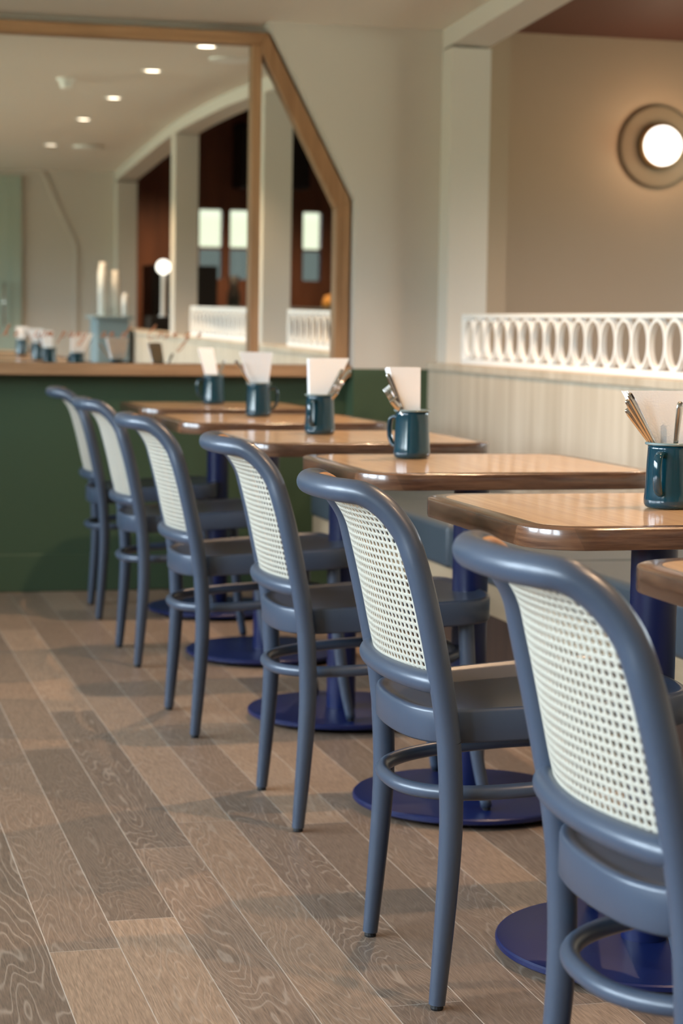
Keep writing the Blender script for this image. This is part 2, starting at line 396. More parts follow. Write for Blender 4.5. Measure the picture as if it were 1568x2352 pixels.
# back wall of the side room: panelling with window openings
SB = SY0
wx = [(3.60, 3.86), (3.90, 4.18), (4.62, 4.84), (4.94, 5.2)]
g = bmesh.new(); xs = [XB + .05] + [v for p in wx for v in p] + [SX1 + .2]
for i in range(0, len(xs), 2): box(g, xs[i], SB - .2, 0, xs[i + 1], SB, 3.2)
for a, b_ in wx: box(g, a, SB - .2, 0, b_, SB, 1.34); box(g, a, SB - .2, 2.0, b_, SB, 3.2)
struct('wall_side_back', g, M['copperwood'])
for i, (a, b_) in enumerate(wx):
    g = bmesh.new(); box(g, a, SB - .08, 1.34, a + .02, SB - .02, 2.0); box(g, b_ - .02, SB - .08, 1.34, b_, SB - .02, 2.0)
    box(g, a + .02, SB - .08, 1.62, b_ - .02, SB - .02, 1.645)
    wf = struct('window_%d' % (i + 6), g, M['copperwood'])
    struct('pane', bx(a + .02, SB - .06, 1.64, b_ - .02, SB - .055, 2.0), M['tint1'], wf)
    struct('pane', bx(a + .02, SB - .06, 1.34, b_ - .02, SB - .055, 1.63), M['tint2'], wf)

# ------------------------------------------------------------------ mirror with chamfered corner
TILT = math.radians(.33)
mr = thing('wall_mirror', 'large oak framed wall mirror with a chamfered top corner above the green wall', 'mirror', (1.2, FARY - .02, .885))
mr.rotation_euler = (TILT, 0, 0)
mx0 = 1.2; mz0 = .885; FD = .045
def P2(x, z): return (x - mx0, z - mz0)
ML = -1.55
def seg_bar(a, b_, w1, w2):  # quad between outer a->b and inner
    return [P2(*a), P2(*b_), P2(*w2), P2(*w1)]
top_o, top_i = 2.160, 2.114
obj('frame_rail', prism([P2(ML, top_o), P2(1.722, top_o), P2(1.70, top_i), P2(ML, top_i)], 'y', -FD, .015), M['oak'], mr, bevel=.003)
obj('frame_diagonal', prism([P2(1.722, top_o), P2(2.062, 1.530), P2(2.005, 1.500), P2(1.70, top_i - .03), P2(1.70, top_i)], 'y', -FD, .015), M['oakv'], mr, bevel=.003)
obj('frame_stile', prism([P2(2.062, 1.530), P2(2.062, .886), P2(2.005, .886), P2(2.005, 1.500)], 'y', -FD, .015), M['oakv'], mr, bevel=.003)
obj('frame_divider', prism([P2(1.663, .886), P2(1.70, .886), P2(1.70, top_i), P2(1.663, top_i)], 'y', -FD, .015), M['oakv'], mr, bevel=.003)
obj('frame_stile', prism([P2(ML - .05, .886), P2(ML, .886), P2(ML, top_o), P2(ML - .05, top_o)], 'y', -FD, .015), M['oakv'], mr, bevel=.003)
obj('mirror_pane', prism([P2(ML, .886), P2(1.663, .886), P2(1.663, top_i), P2(ML, top_i)], 'y', -.008, .008), M['mirror'], mr)
obj('mirror_pane', prism([P2(1.70, .886), P2(2.005, .886), P2(2.005, 1.500), P2(1.70, top_i - .03)], 'y', -.008, .008), M['mirror'], mr)
# script lettering on the glass, one stroke list per letter (x right, z up, x-height 1)
GL = {'t': [[(.5, 1.9), (.2, .3), (.45, 0), (.8, .3)], [(.1, 1.25), (.8, 1.3)]],
      'h': [[(0, 0), (.55, 1.9), (.75, 2.1), (.7, 1.7), (.1, .1), (.5, .9), (.75, .9), (.7, .2), (1.0, .1)]],
      'e': [[(0, .4), (.6, .7), (.5, 1.0), (.15, .8), (.1, .2), (.4, 0), (.9, .3)]],
      'c': [[(.75, .8), (.5, 1), (.1, .6), (.15, .1), (.5, 0), (.9, .3)]],
      'o': [[(.5, 1), (.1, .6), (.15, .1), (.5, 0), (.8, .5), (.6, 1), (1.0, .85)]],
      'm': [[(0, 0), (.25, 1), (.2, .3), (.55, 1), (.55, .2), (.95, 1), (.95, .1), (1.3, .3)]],
      'p': [[(.3, 1.1), (-.2, -1.2), (.1, 0), (.5, 1), (.8, .7), (.6, 0), (.2, .1)]],
      'a': [[(.7, .9), (.3, 1), (.05, .3), (.3, 0), (.7, .8), (.65, .1), (1.0, .3)]],
      'n': [[(0, 0), (.25, 1), (.2, .3), (.6, 1), (.65, .1), (1.0, .3)]],
      'y': [[(.1, 1), (.15, .2), (.5, .1), (.8, 1), (.2, -1.3), (-.3, -1.2), (.3, -.3)]],
      'd': [[(.7, .9), (.3, 1), (.05, .3), (.3, 0), (.7, .8), (1.2, 2.3), (.75, .2), (1.0, .1)]],
      'l': [[(.3, 1.2), (.9, 2.1), (.7, 2.3), (.1, 1.0), (0, .2), (.5, -.2), (1.1, .2)]],
      'u': [[(0, .9), (.1, .1), (.4, 0), (.75, .9), (.75, .1), (1.1, .3)]],
      'g': [[(.8, .9), (.3, 1), (.1, .3), (.4, 0), (.9, 1), (.1, -2.0), (-.6, -2.4), (-.2, -1.4), (1.0, .1)]]}
PXM = 7.76 / 4621.69 * 1.015
for ch, px in (('t', -16), ('h', 4), ('e', 29), ('c', 74), ('o', 88), ('m', 102), ('p', 134), ('a', 152), ('n', 168), ('y', 182), ('a', 226), ('n', 244), ('d', 272),
               ('l', 334), ('o', 354), ('u', 370), ('n', 390), ('g', 418), ('e', 448)):
    bmg = bmesh.new(); s = 12.5 * PXM
    xb_ = .704 + px * (1.472 - .721) / 445.; zb_ = .982 + (px / 450.) * .002
    for st in GL[ch]:
        pts = [(xb_ + (x + .28 * z) * s - mx0, -.010, zb_ + z * s - mz0, .0017) for x, z in st]
        sweep([tuple(q) for q in catmull(pts, 5)], 6, bm=bmg)
    obj('lettering', bmg, M['copper'], mr)
# oak ledge below the mirror
tag(obj('mirror_ledge', bx(ML - .05, FARY - .10, .838, 2.066, FARY - .005, .884), M['oak'], bevel=.004), 'long oak ledge running under the wall mirror above the green panelling', 'shelf')

# ------------------------------------------------------------------ tables
TABLE_H = .75
def make_table(lbl):
    t = thing('bistro_table', lbl, 'table', group='tables in the row along the bench')
    hx, hy, r, th = .322, .31, .095, .034
    def ring_loop(bm, off, z):
        return [bm.verts.new((x, y, z)) for x, y in rrect(hx - off, hy - off, r - off)]
    bm = bmesh.new()
    prof = [(.032, TABLE_H), (.0045, TABLE_H), (.0012, TABLE_H - .0012), (.0, TABLE_H - .004), (0, TABLE_H - th + .004), (.001, TABLE_H - th + .001), (.005, TABLE_H - th), (.032, TABLE_H - th)]
    loops = [ring_loop(bm, o_, z) for o_, z in prof]
    for A, B in zip(loops, loops[1:] + loops[:1]):
        n = len(A)
        for i in range(n): bm.faces.new((A[i], A[(i + 1) % n], B[(i + 1) % n], B[i]))
    edge = obj('table_edging', bm, M['edge'], t, smooth=True)
    edge.data.set_sharp_from_angle(angle=.9)
    bm = bmesh.new(); prism(rrect(hx - .0318, hy - .0318, r - .0318), 'z', TABLE_H - th + .001, TABLE_H + .0002, bm)
    obj('tabletop', bm, M['top'], t)
    obj('mounting_plate', bx(-.14, -.14, TABLE_H - th - .008, .14, .14, TABLE_H - th), M['black'], t)
    obj('pole', lathe([(0, .03), (.0385, .03), (.0385, TABLE_H - th - .008), (0, TABLE_H - th - .008)], 40), M['blue'], t, smooth=False).data.set_sharp_from_angle(angle=.6) if 0 else None
    pm = obj('pole', lathe([(.0385, .028), (.0385, TABLE_H - th - .008)], 40), M['blue'], t, smooth=True)
    b_ = obj('base_disc', lathe([(0, .012), (.235, .012), (.245, .013), (.2485, .016), (.2485, .023), (.246, .026), (.24, .0272), (0, .028)], 72), M['blue'], t, smooth=True)
    b_.data.set_sharp_from_angle(angle=.5)
    for k in range(4):
        a = PI / 4 + k * PI / 2
        obj('adjusting_foot', lathe([(0, 0), (.014, 0), (.014, .013), (0, .013)], 12, cx=.19 * math.cos(a), cy=.19 * math.sin(a)), M['rubber'], b_)
    return t
TBL = [(1.31, 2.065, 'table of which only a rounded corner shows at the right edge of the photo'),
       (1.344, 3.054, 'walnut edged table carrying the cutlery mug with the steel handles near the right edge'),
       (1.383, 4.121, 'walnut edged table carrying the mug with the thick napkin block, third from the front'),
       (1.364, 5.126, 'walnut edged table carrying the mug with cutlery leaning right, fourth from the front'),
       (1.381, 6.129, 'walnut edged table carrying the mug with its handle to the right, fifth from the front'),
       (1.420, 7.106, 'walnut edged table nearest the green wall, with the farthest mug on it'),
       (1.33, 1.06, 'bare table seen only in the mirror, next to the back wall')]
t0 = None
for x, y, l in TBL:
    if t0 is None: t0 = make_table(l); t0.location = (x, y, 0)
    else: copy_tree(t0, (x, y, 0), label=l)

# ------------------------------------------------------------------ chairs (rear feet at local x=0, facing +x; front feet stand on the table base)
STILE = [(.190, -.012, .008, .0128), (.189, -.003, .12, .0155), (.187, .005, .24, .0176), (.186, .006, .323, .0184), (.185, .001, .413, .0186)]
HOOP = [(.185, .001, .413, .0186), (.185, -.007, .471, .0186), (.1855, -.022, .549, .0186), (.185, -.039, .626, .0186), (.179, -.055, .688, .0186),
        (.169, -.068, .728, .0186), (.157, -.089, .760, .0186), (.146, -.109, .779, .0186), (.135, -.127, .789, .0186), (.118, -.143, .7915, .0186),
        (.086, -.157, .792, .0186), (.045, -.166, .793, .0186)]
def make_chair(lbl):
    c = thing('bistro_chair', lbl, 'chair', group='blue cane back chairs along the row of tables')
    for s in (1, -1):
        g = obj('leg', sweep(catmull([(x, s * u, z, r) for u, x, z, r in STILE], 5), 24, caps=False), M['chair'], c, smooth=True)
        obj('glide', lathe([(0, 0), (.0095, 0), (.0105, .003), (.0095, .0085), (0, .0085)], 14, cx=-.012, cy=s * .19), M['rubber'], g)
        fl = [(.350, .160, .43, .0165), (.355, .164, .34, .0165), (.364, .171, .24, .0155), (.377, .180, .13, .0138), (.395, .190, .034, .0118)]
        g = obj('leg', sweep(catmull([(x, s * u, z, r) for x, u, z, r in fl], 5), 18), M['chair'], c, smooth=True)
        obj('glide', lathe([(0, .028), (.0085, .028), (.009, .031), (.0085, .0345), (0, .0345)], 14, cx=.395, cy=s * .19), M['rubber'], g)
    hp = [(x, u, z, r) for u, x, z, r in HOOP]; hp = hp + [(-.1695, 0, .7935, .0186)] + [(x, -u, z, r) for x, u, z, r in hp[::-1]]
    obj('back_frame', sweep(catmull(hp, 5), 24, caps=False), M['chair'], c, smooth=True)
    rail = [(-.012 - .040 * max(0, 1 - (u / .185) ** 2) ** .62, u, .504, .0165) for u in (.185, .172, .15, .12, .08, .04, 0, -.04, -.08, -.12, -.15, -.172, -.185)]
    obj('back_rail', sweep(catmull(rail, 4), 20), M['chair'], c, smooth=True)
    # ring stretcher (rounded square hoop)
    pts = []
    for k in range(64):
        a = 2 * PI * k / 64; ca, sa = math.cos(a), math.sin(a); e_ = 2 / 2.5
        x = .165 + .204 * math.copysign(abs(ca) ** e_, ca); y = .168 * math.copysign(abs(sa) ** e_, sa)
        pts.append((x, y, .322 + .06 * x, .0118))
    obj('ring_stretcher', sweep(pts, 16, closed=True), M['chair'], c, smooth=True)
    # seat
    half = [(-.044, 0), (-.042, .05), (-.034, .10), (-.014, .142), (.02, .166), (.10, .184), (.20, .195), (.30, .202), (.36, .196), (.398, .168), (.414, .11), (.418, .05), (.419, 0)]
    out = catmull(half + [(x, -y) for x, y in half[-2:0:-1]], 4, closed=True)
    bm = bmesh.new(); cx_ = .19
    def zt(x): return .4575 + .052 * (x + .02)
    def loop(off, dz, top=True):
        L_ = []
        for i, (x, y) in enumerate(out):
            a = out[i - 1]; b_ = out[(i + 1) % len(out)]; tx, ty = b_[0] - a[0], b_[1] - a[1]; l = math.hypot(tx, ty)
            nx, ny = ty / l, -tx / l
            if (x - cx_) * nx + y * ny < 0: nx, ny = -nx, -ny
            X, Y = x - nx * off, y - ny * off
            L_.append(bm.verts.new((X, Y, zt(X) + dz)))
        return L_
    loops = [loop(.012, -.053), loop(.003, -.053), loop(.0, -.049), loop(0, -.006), loop(.0015, -.0015), loop(.005, 0), loop(.012, -.0005), loop(.017, -.0035), loop(.030, -.0045)]
    for k in (.6, .3):
        L_ = []
        for v in loops[8]:
            x = cx_ + (v.co.x - cx_) * k; y = v.co.y * k; L_.append(bm.verts.new((x, y, zt(x) - .0045 - .007 * (1 - k))))
        loops.append(L_)
    for A, B in zip(loops, loops[1:]):
        n = len(A)
        for i in range(n): bm.faces.new((A[i], A[(i + 1) % n], B[(i + 1) % n], B[i]))
    bm.faces.new(loops[0][::-1]); bm.faces.new(loops[-1])
    st = obj('seat', bm, M['chair'], c, smooth=True); st.data.set_sharp_from_angle(angle=1.2)
    # cane panel: real openings
    bm = bmesh.new(); PU, PV = .0116, .0114
    # edge line along the frame: (half width, x, z), by arc length
    S = [tuple(q) for q in catmull([(.185, -.010, .500)] + [q[:3] for q in HOOP[2:9]], 5)]
    acc = [0]
    for a, b_ in zip(S, S[1:]): acc.append(acc[-1] + math.dist(a, b_))
    def edge_at(s):
        s = min(max(s, 0), acc[-1] - 1e-6)
        for i in range(len(acc) - 1):
            if acc[i] <= s <= acc[i + 1]:
                t = (s - acc[i]) / (acc[i + 1] - acc[i]); return tuple(p + (q - p) * t for p, q in zip(S[i], S[i + 1]))
    def at(s, u):
        U, x, z = edge_at(s); k = min(s / acc[-1], 1); q = 1 - (u / U) ** 2
        return (x + .003 - (.040 + .002 * k) * q, u, z + .004 * q * k)
    def maxu(s): return edge_at(s)[0]
    ncol = 16; nrow = int(acc[-1] / PV)
    vc = {}
    def V(s, u):
        key = (round(s, 6), round(u, 6))
        if key not in vc: vc[key] = bm.verts.new(at(s, u))
        return vc[key]
    for r_ in range(nrow):
        for k in range(-ncol, ncol):
            u0 = k * PU; s0 = r_ * PV; um = u0 + PU / 2; sm = s0 + PV / 2
            if abs(um) > maxu(sm) + .004: continue
            hu, hs = PU / 2, PV / 2
            O = [(sm - hs, um - hu), (sm - hs, um), (sm - hs, um + hu), (sm, um + hu), (sm + hs, um + hu), (sm + hs, um), (sm + hs, um - hu), (sm, um - hu)]
            ru, rs = .0033, .0037; d_ = .74
            I = [(sm - rs * d_, um - ru * d_), (sm - rs, um), (sm - rs * d_, um + ru * d_), (sm, um + ru), (sm + rs * d_, um + ru * d_), (sm + rs, um), (sm + rs * d_, um - ru * d_), (sm, um - ru)]
            OV = [V(*q) for q in O]; IV = [bm.verts.new(at(*q)) for q in I]
            for i in range(8): bm.faces.new((OV[i], OV[(i + 1) % 8], IV[(i + 1) % 8], IV[i]))
    for f in bm.faces:
        f.normal_update()
        if f.normal.x > 0: f.normal_flip()
    me = bpy.data.meshes.new('cane_panel'); bm.to_mesh(me); bm.free()
    me.materials.append(M['cane_out']); me.materials.append(M['cane_in'])
    for p in me.polygons: p.use_smooth = True
    cn = bpy.data.objects.new('cane_panel', me); C.objects.link(cn); cn.parent = c
    md = cn.modifiers.new('solid', 'SOLIDIFY'); md.thickness = .0014; md.offset = -1; md.material_offset = 1; md.material_offset_rim = 0
    hc = [q for q in catmull(hp, 5) if q[2] > .50]; bd = []
    for i, (x, u, z, r) in enumerate(hc):   # cane binding on the front face of the frame
        a = Vector(hc[max(i - 1, 0)][:3]); b_ = Vector(hc[min(i + 1, len(hc) - 1)][:3]); T = (b_ - a).normalized()
        k = min(max((z - .62) / .16, 0), 1); nf = Vector((.96 - .42 * k, 0, .25 + .6 * k)).normalized()
        inw = T.cross(nf)
        if inw.dot(Vector((-.07, 0, .64)) - Vector((x, u, z))) < 0: inw = -inw
        d_ = (nf * .80 + inw.normalized() * .62).normalized() * .0165
        bd.append((x + d_.x, u + d_.y, z + d_.z, .0052))
    obj('cane_binding', sweep(bd, 10), M['cane_in'], c, smooth=True)
    return c
CH = [(.873, 2.055, 0, 'nearest blue cane back chair, cropped by the right edge of the photo'),
      (.932, 3.050, 0, 'blue cane back chair second from the front, all of its rear legs in view'),
      (.982, 4.150, -.02, 'blue cane back chair third from the front of the row'),
      (.944, 5.120, 0, 'blue cane back chair fourth from the front, in the middle distance'),
      (.968, 6.185, 0, 'blue cane back chair fifth from the front, next to the farthest one'),
      (1.000, 7.180, -.06, 'blue cane back chair farthest away, standing nearest the green wall')]
c0 = None
for x, y, rz, l in CH:
    if c0 is None: c0 = make_chair(l); c0.location = (x, y, 0); c0.rotation_euler = (0, 0, rz)
    else: copy_tree(c0, (x, y, 0), rz, l)

# ------------------------------------------------------------------ enamel mugs, napkins, cutlery
MS = 1.09   # mug height factor
def make_mug(lbl):
    t = thing('enamel_mug', lbl, 'mug', group='teal enamel mugs on the tables')
    prof = [(0, .001), (.036, .001), (.0405, .003), (.0430, .008), (.0432, .014), (.0420, .022), (.0392, .075), (.0382, .090), (.0385, .0955)]
    inner = [(.0372, .0955), (.0372, .02), (.034, .006), (0, .005)]
    obj('body', lathe([(q[0] * .95, q[1] * MS) for q in prof + inner], 48), M['enamel'], t, smooth=True)
    pts = [(.0385 * .95 + .0018 + .0022 * 0, 0, 0, 0)]
    ring = [((.0390) * math.cos(2 * PI * k / 48), (.0390) * math.sin(2 * PI * k / 48), .0975 * MS, .0024) for k in range(48)]
    obj('rim', sweep(ring, 8, closed=True), M['rim'], t, smooth=True)
    h = [(.036, 0, .081, .0045), (.047, 0, .0835, .0048), (.057, 0, .078, .005), (.0605, 0, .064, .005), (.060, 0, .046, .005), (.055, 0, .032, .005), (.046, 0, .0245, .0048), (.039, 0, .0245, .0045)]
    obj('handle', sweep(catmull([(a_, b_, c_ * MS, r_) for a_, b_, c_, r_ in h], 5), 12, flat=1.5), M['enamel'], t, smooth=True)
    return t
def make_napkin(lbl, r0, r1, t0_, t1_, ht, th, curl=.006, seed=0):
    """folded stack: spans x r0..r1 inside the mug up to its rim, fanning out to t0_..t1_ at the top"""
    rr = random.Random(seed); bm = bmesh.new(); n = 5; rim = .10
    for k in range(n):
        y0 = -th / 2 + th * k / n; dw = rr.uniform(-.0015, .0015); dh = rr.uniform(-.003, .001); rows = []
        for i in range(11):
            f = i / 10; z = (ht + dh) * f; g = max(0, (z - rim) / (ht - rim)); b_ = curl * g * (1 + .25 * k)
            sh = .88 + .12 * min(1, z / rim)
            a, c = r0 * sh + (t0_ - r0) * g, r1 * sh + (t1_ - r1) * g
            rows.append([bm.verts.new((a + (c - a) * q + (dw * g if q in (0, 1) else 0), y0 + b_ + yy, z)) for yy in (0, th / n * .9) for q in (0, .33, .67, 1)])
        for A, B in zip(rows, rows[1:]):
            for i, j in ((0, 1), (1, 2), (2, 3), (3, 7), (7, 6), (6, 5), (5, 4), (4, 0)): bm.faces.new((A[i], A[j], B[j], B[i]))
        for A in (rows[0], rows[-1]):
            for i in range(3): bm.faces.new((A[i], A[i + 1], A[i + 5], A[i + 4]))
    o = obj('paper_napkins', bm, M['paper'], smooth=False)
    tag(o, lbl, 'napkin', 'folded napkins in the mugs'); return o
def cutlery(kind, lbl, p0, p1):
    """handle up: p0 inside the mug, p1 tip of the handle"""
    a, b_ = Vector(p0), Vector(p1); d = b_ - a; q = [(tuple(a + d * t), r) for t, r in ((0, .0028), (.25, .0030), (.5, .0040), (.75, .0052), (.93, .0058), (.985, .0050), (1, .0028))]
    if kind == 'fork':
        bm = bmesh.new(); sweep([(*p, r) for p, r in [(tuple(a + d * t), r) for t, r in ((0, .004), (.45, .0028), (.6, .0035))]], 8, bm=bm, flat=.5)
        u = d.normalized(); side = u.cross(Vector((.3, -1, 0))).normalized(); base = a + d * .6
        sweep([(*tuple(base), .0035), (*tuple(base + u * .012), .009), (*tuple(base + u * .03), .011), (*tuple(base + u * .034), .010)], 10, bm=bm, flat=.25)
        for k in (-1.5, -.5, .5, 1.5):
            s = base + u * .032 + side * k * .0055; sweep([(*tuple(s), .0016), (*tuple(s + u * .032), .0012)], 6, bm=bm)
        o = obj('fork', bm, M['steel'], smooth=True)
    else:
        o = obj(kind, sweep([(*p, r) for p, r in q], 12, flat=.45), M['steel'], smooth=True)
    tag(o, lbl, kind, 'cutlery in the mugs'); return o
Z = TABLE_H
MUG = [  # x, y, handle direction (deg), name, napkin (dx,dy,wid,ht,th,rotz,leany), cutlery list
    (1.362, 3.045, 227, 'on the second table, large at the right edge of the photo'),
    (1.290, 4.268, 129, 'on the third table, in front of the pale wood wall'),
    (1.320, 5.222, 230, 'on the fourth table from the front, handle turned to the photographer'),
    (1.376, 6.238, 0, 'on the fifth table from the front, handle sticking out to the right'),
    (1.417, 7.178, 178, 'on the farthest table, small handle sticking out to the left'),
    (1.36, 2.06, 90, 'on the table behind the nearest chair, seen only in the mirror')]
m0 = None
for x, y, a, l in MUG:
    l2 = 'teal enamel mug ' + l
    if m0 is None: m0 = make_mug(l2); m0.location = (x, y, Z); m0.rotation_euler = (0, 0, math.radians(a))
    else: copy_tree(m0, (x, y, Z), math.radians(a), l2)
NAP = [ # mug x, y, y offset, span at the rim, span at the top, height, thickness, turn, label
    (1.362, 3.045, .012, -.030, .028, -.077, .026, .184, .016, 4, 'white folded napkins fanned behind steel handles in the mug at the right edge'),
    (1.290, 4.268, .003, -.031, .014, -.056, .016, .193, .034, 0, 'thick white napkin block with a cream side, in the mug before the pale wood wall'),
    (1.320, 5.222, .006, -.030, .032, -.031, .078, .195, .020, 0, 'tall white napkins beside right leaning cutlery, mug on the fourth table'),
    (1.376, 6.238, .006, -.031, .032, -.058, .046, .195, .018, -6, 'white and cream napkins in the mug with the handle to the right'),
    (1.417, 7.178, .000, -.032, .014, -.057, -.003, .195, .018, 0, 'narrow white napkin roll in the mug on the farthest table'),
    (1.36, 2.06, .0, -.030, .030, -.04, .04, .18, .018, 5, 'napkins seen in the mirror over the table behind the nearest chair')]
for i, (x, y, dy, r0, r1, t0_, t1_, ht, th, rz, l) in enumerate(NAP):
    o_ = make_napkin(l, r0, r1, t0_, t1_, ht, th, seed=i)
    o_.location = (x, y + dy, Z + .008); o_.rotation_euler = (0, 0, math.radians(rz))
x, y = 1.362, 3.045
cutlery('knife', 'broad steel knife handle, front of the three leaning left in the near mug', (x + .018, y + .002, Z + .03), (x - .086, y - .026, Z + .189))
cutlery('knife', 'thin steel knife handle behind the broad one, leaning left in the near mug', (x + .017, y + .000, Z + .035), (x - .083, y - .010, Z + .178))
cutlery('spoon', 'steel spoon handle lowest of those leaning left in the near mug', (x + .020, y + .002, Z + .04), (x - .078, y + .002, Z + .163))
cutlery('knife', 'single bronze toned handle leaning right in the near mug', (x - .005, y - .015, Z + .02), (x + .002, y - .030, Z + .176))
x, y = 1.290, 4.268
cutlery('fork', 'steel fork with tines up, at the left of the thick napkin block', (x + .018, y - .018, Z + .03), (x - .066, y - .022, Z + .155))
cutlery('knife', 'steel handle rising left behind the fork beside the thick napkin block', (x + .004, y - .020, Z + .03), (x - .062, y - .012, Z + .188))
x, y = 1.320, 5.222
cutlery('knife', 'steel handle leaning far right over the mug rim, rightmost on the fourth table', (x - .020, y - .008, Z + .03), (x + .075, y - .028, Z + .175))
cutlery('knife', 'steel handle leaning right, middle one on the fourth table', (x - .024, y - .016, Z + .03), (x + .053, y - .032, Z + .175))
cutlery('fork', 'steel fork leaning right in front of the napkins on the fourth table', (x - .020, y - .012, Z + .03), (x + .042, y - .028, Z + .13))
x, y = 1.376, 6.238
cutlery('knife', 'dark handle leaning left from the mug with its handle to the right', (x + .020, y - .008, Z + .03), (x - .082, y - .024, Z + .178))
x, y = 1.417, 7.178
cutlery('spoon', 'steel spoon handle behind the narrow napkin roll, best seen in the mirror', (x - .010, y + .014, Z + .03), (x + .045, y + .026, Z + .16))
x, y = 1.36, 2.06
cutlery('fork', 'steel fork in the mug seen only in the mirror', (x, y + .022, Z + .02), (x + .03, y + .03, Z + .14))

# ------------------------------------------------------------------ bench
bn = thing('bench_seat', 'long built in bench with blue grey leather cushions over a pale oak base', 'bench', (1.79, 7.17, 0))
bx0, by0 = 1.79, 7.17
edges = [7.15, 6.40, 5.50, 4.62, 3.72, 2.82, 1.92, 1.02, .62]
def rb(x0, y0, z0, x1, y1, z1): return bx(x0 - bx0, y0 - by0, z0, x1 - bx0, y1 - by0, z1)
for a, b_ in zip(edges, edges[1:]):
    obj('cushion', rb(1.775, b_ + .003, .345, 2.365, a - .003, .472), M['leather'], bn, bevel=.016, seg=4)
obj('base', rb(1.785, .62, .262, 2.37, 7.15, .345), M['pale'], bn, bevel=.002)
obj('plinth', rb(1.86, .62, 0, 2.37, 7.12, .262), M['dark'], bn)

# ------------------------------------------------------------------ oval fretwork screens
def screen(y_far, n, lbl, pitch=.1268):
    z0, z1 = .900, 1.092; t = .016; dx = .011; xc = 2.45
    ln = n * pitch + 2 * t
    s = thing('oval_fretwork_screen', lbl, 'screen', (xc, y_far, z0), group='white oval screens on the half wall')
    H = z1 - z0
    obj('bottom_rail', bx(-dx, -ln, 0, dx, 0, .020), M['white'], s, bevel=.002)
    obj('top_rail', bx(-dx, -ln, H - t, dx, 0, H), M['white'], s, bevel=.002)
    obj('end_post', bx(-dx, -t, .020, dx, 0, H - t), M['white'], s, bevel=.002)
    obj('end_post', bx(-dx, -ln, .020, dx, -ln + t, H - t), M['white'], s, bevel=.002)
    me = None
    for i in range(n):
        if me is None:
            bm = bmesh.new(); hh = (H - t - .020) / 2 + .001; hw = pitch / 2 + .002; K = 40; wd = .011
            lo = [[bm.verts.new((sx_ * dx * .8, (hw - off) * math.cos(2 * PI * k / K), (hh - off) * math.sin(2 * PI * k / K))) for k in range(K)] for sx_, off in ((-1, 0), (1, 0), (1, wd), (-1, wd))]
            for a in range(4):
                A, B = lo[a], lo[(a + 1) % 4]
                for k in range(K): bm.faces.new((A[k], A[(k + 1) % K], B[(k + 1) % K], B[k]))
            ob = obj('oval_ring', bm, M['white'], s, smooth=True); ob.data.set_sharp_from_angle(angle=.6); me = ob.data
        else:
            ob = bpy.data.objects.new('oval_ring', me); C.objects.link(ob); ob.parent = s
        ob.location = (0, -t - pitch * (i + .5), .020 + (H - t - .020) / 2)
    return s
screen(7.435, 18, 'white oval fretwork screen on the half wall, in full view at the right')
screen(4.12, 14, 'white oval fretwork screen seen only in the mirror, beyond the second column')
tag(obj('white_dish', lathe([(0, .9), (.03, .9), (.05, .935), (.046, .935), (.028, .905), (0, .905)], 24, cx=2.52, cy=6.35), M['plastic'], smooth=True), 'small white dish behind the oval screen on the half wall', 'dish')

# ------------------------------------------------------------------ lamps
wl = thing('wall_lamp', 'round wall lamp with a taupe plate and a glowing opal globe', 'lamp', (3.607, SY1, 1.842))
def lathe_y(prof, seg=48):
    bm = lathe(prof, seg); bmesh.ops.rotate(bm, verts=bm.verts, cent=(0, 0, 0), matrix=Matrix.Rotation(PI / 2, 3, 'X')); return bm
obj('wall_plate', lathe_y([(0, 0), (.172, 0), (.178, .006), (.178, .014), (.170, .020), (0, .024)]), M['taupe'], wl, smooth=True)
obj('collar', lathe_y([(0, .02), (.088, .02), (.096, .028), (.098, .05), (.094, .058), (.086, .058)]), M['brass'], wl, smooth=True)
obj('globe', lathe_y([(.086, .045), (.086, .07), (.076, .098), (.05, .12), (.02, .13), (0, .131)]), M['opal'], wl, smooth=True)
lamp('wall_lamp_glow', 'POINT', (3.607, SY1 - .22, 1.842), 2.2 * WARM, WARMC, .05)
DL = [(1.738, 6.44), (1.77, 4.77), (1.815, 3.06), (1.80, 1.79), (1.735, .46)]
d0 = None
DLB = ['ceiling downlight nearest the mirror wall, topmost in the mirror', 'second ceiling downlight from the mirror wall', 'middle ceiling downlight of the five in the mirror',
       'fourth ceiling downlight from the mirror wall', 'ceiling downlight nearest the back wall, lowest in the mirror']
for (x, y), l in zip(DL, DLB):
    z = zc(y)
    if d0 is None:
        d0 = thing('ceiling_downlight', l, 'light', (x, y, z), group='recessed downlights over the tables')
        obj('trim_ring', lathe([(.040, 0), (.040, -.004), (.052, -.006), (.056, -.003), (.056, .004)], 32), M['plastic'], d0, smooth=True)
        obj('diffuser', lathe([(0, -.002), (.041, -.002), (.041, .003)], 32), M['led'], d0)
    else: copy_tree(d0, (x, y, z), label=l)
    lamp('downlight_beam', 'SPOT', (x, y, z - .02), 74 * WARM, WARMC, .018, spot=math.radians(105), blend=.6)
for x, y, en in ((3.5, 6.7, 60), (3.9, 3.5, 60), (3.8, .5, 60), (4.4, -2.2, 90), (3.2, -2.4, 130)):  # unseen fill spots without fittings, added to brighten the side room
    lamp('side_room_fill', 'SPOT', (x, y, 2.28 if y > 5 else 2.7), en * WARM, WARMC, .04, spot=math.radians(130), blend=.8)
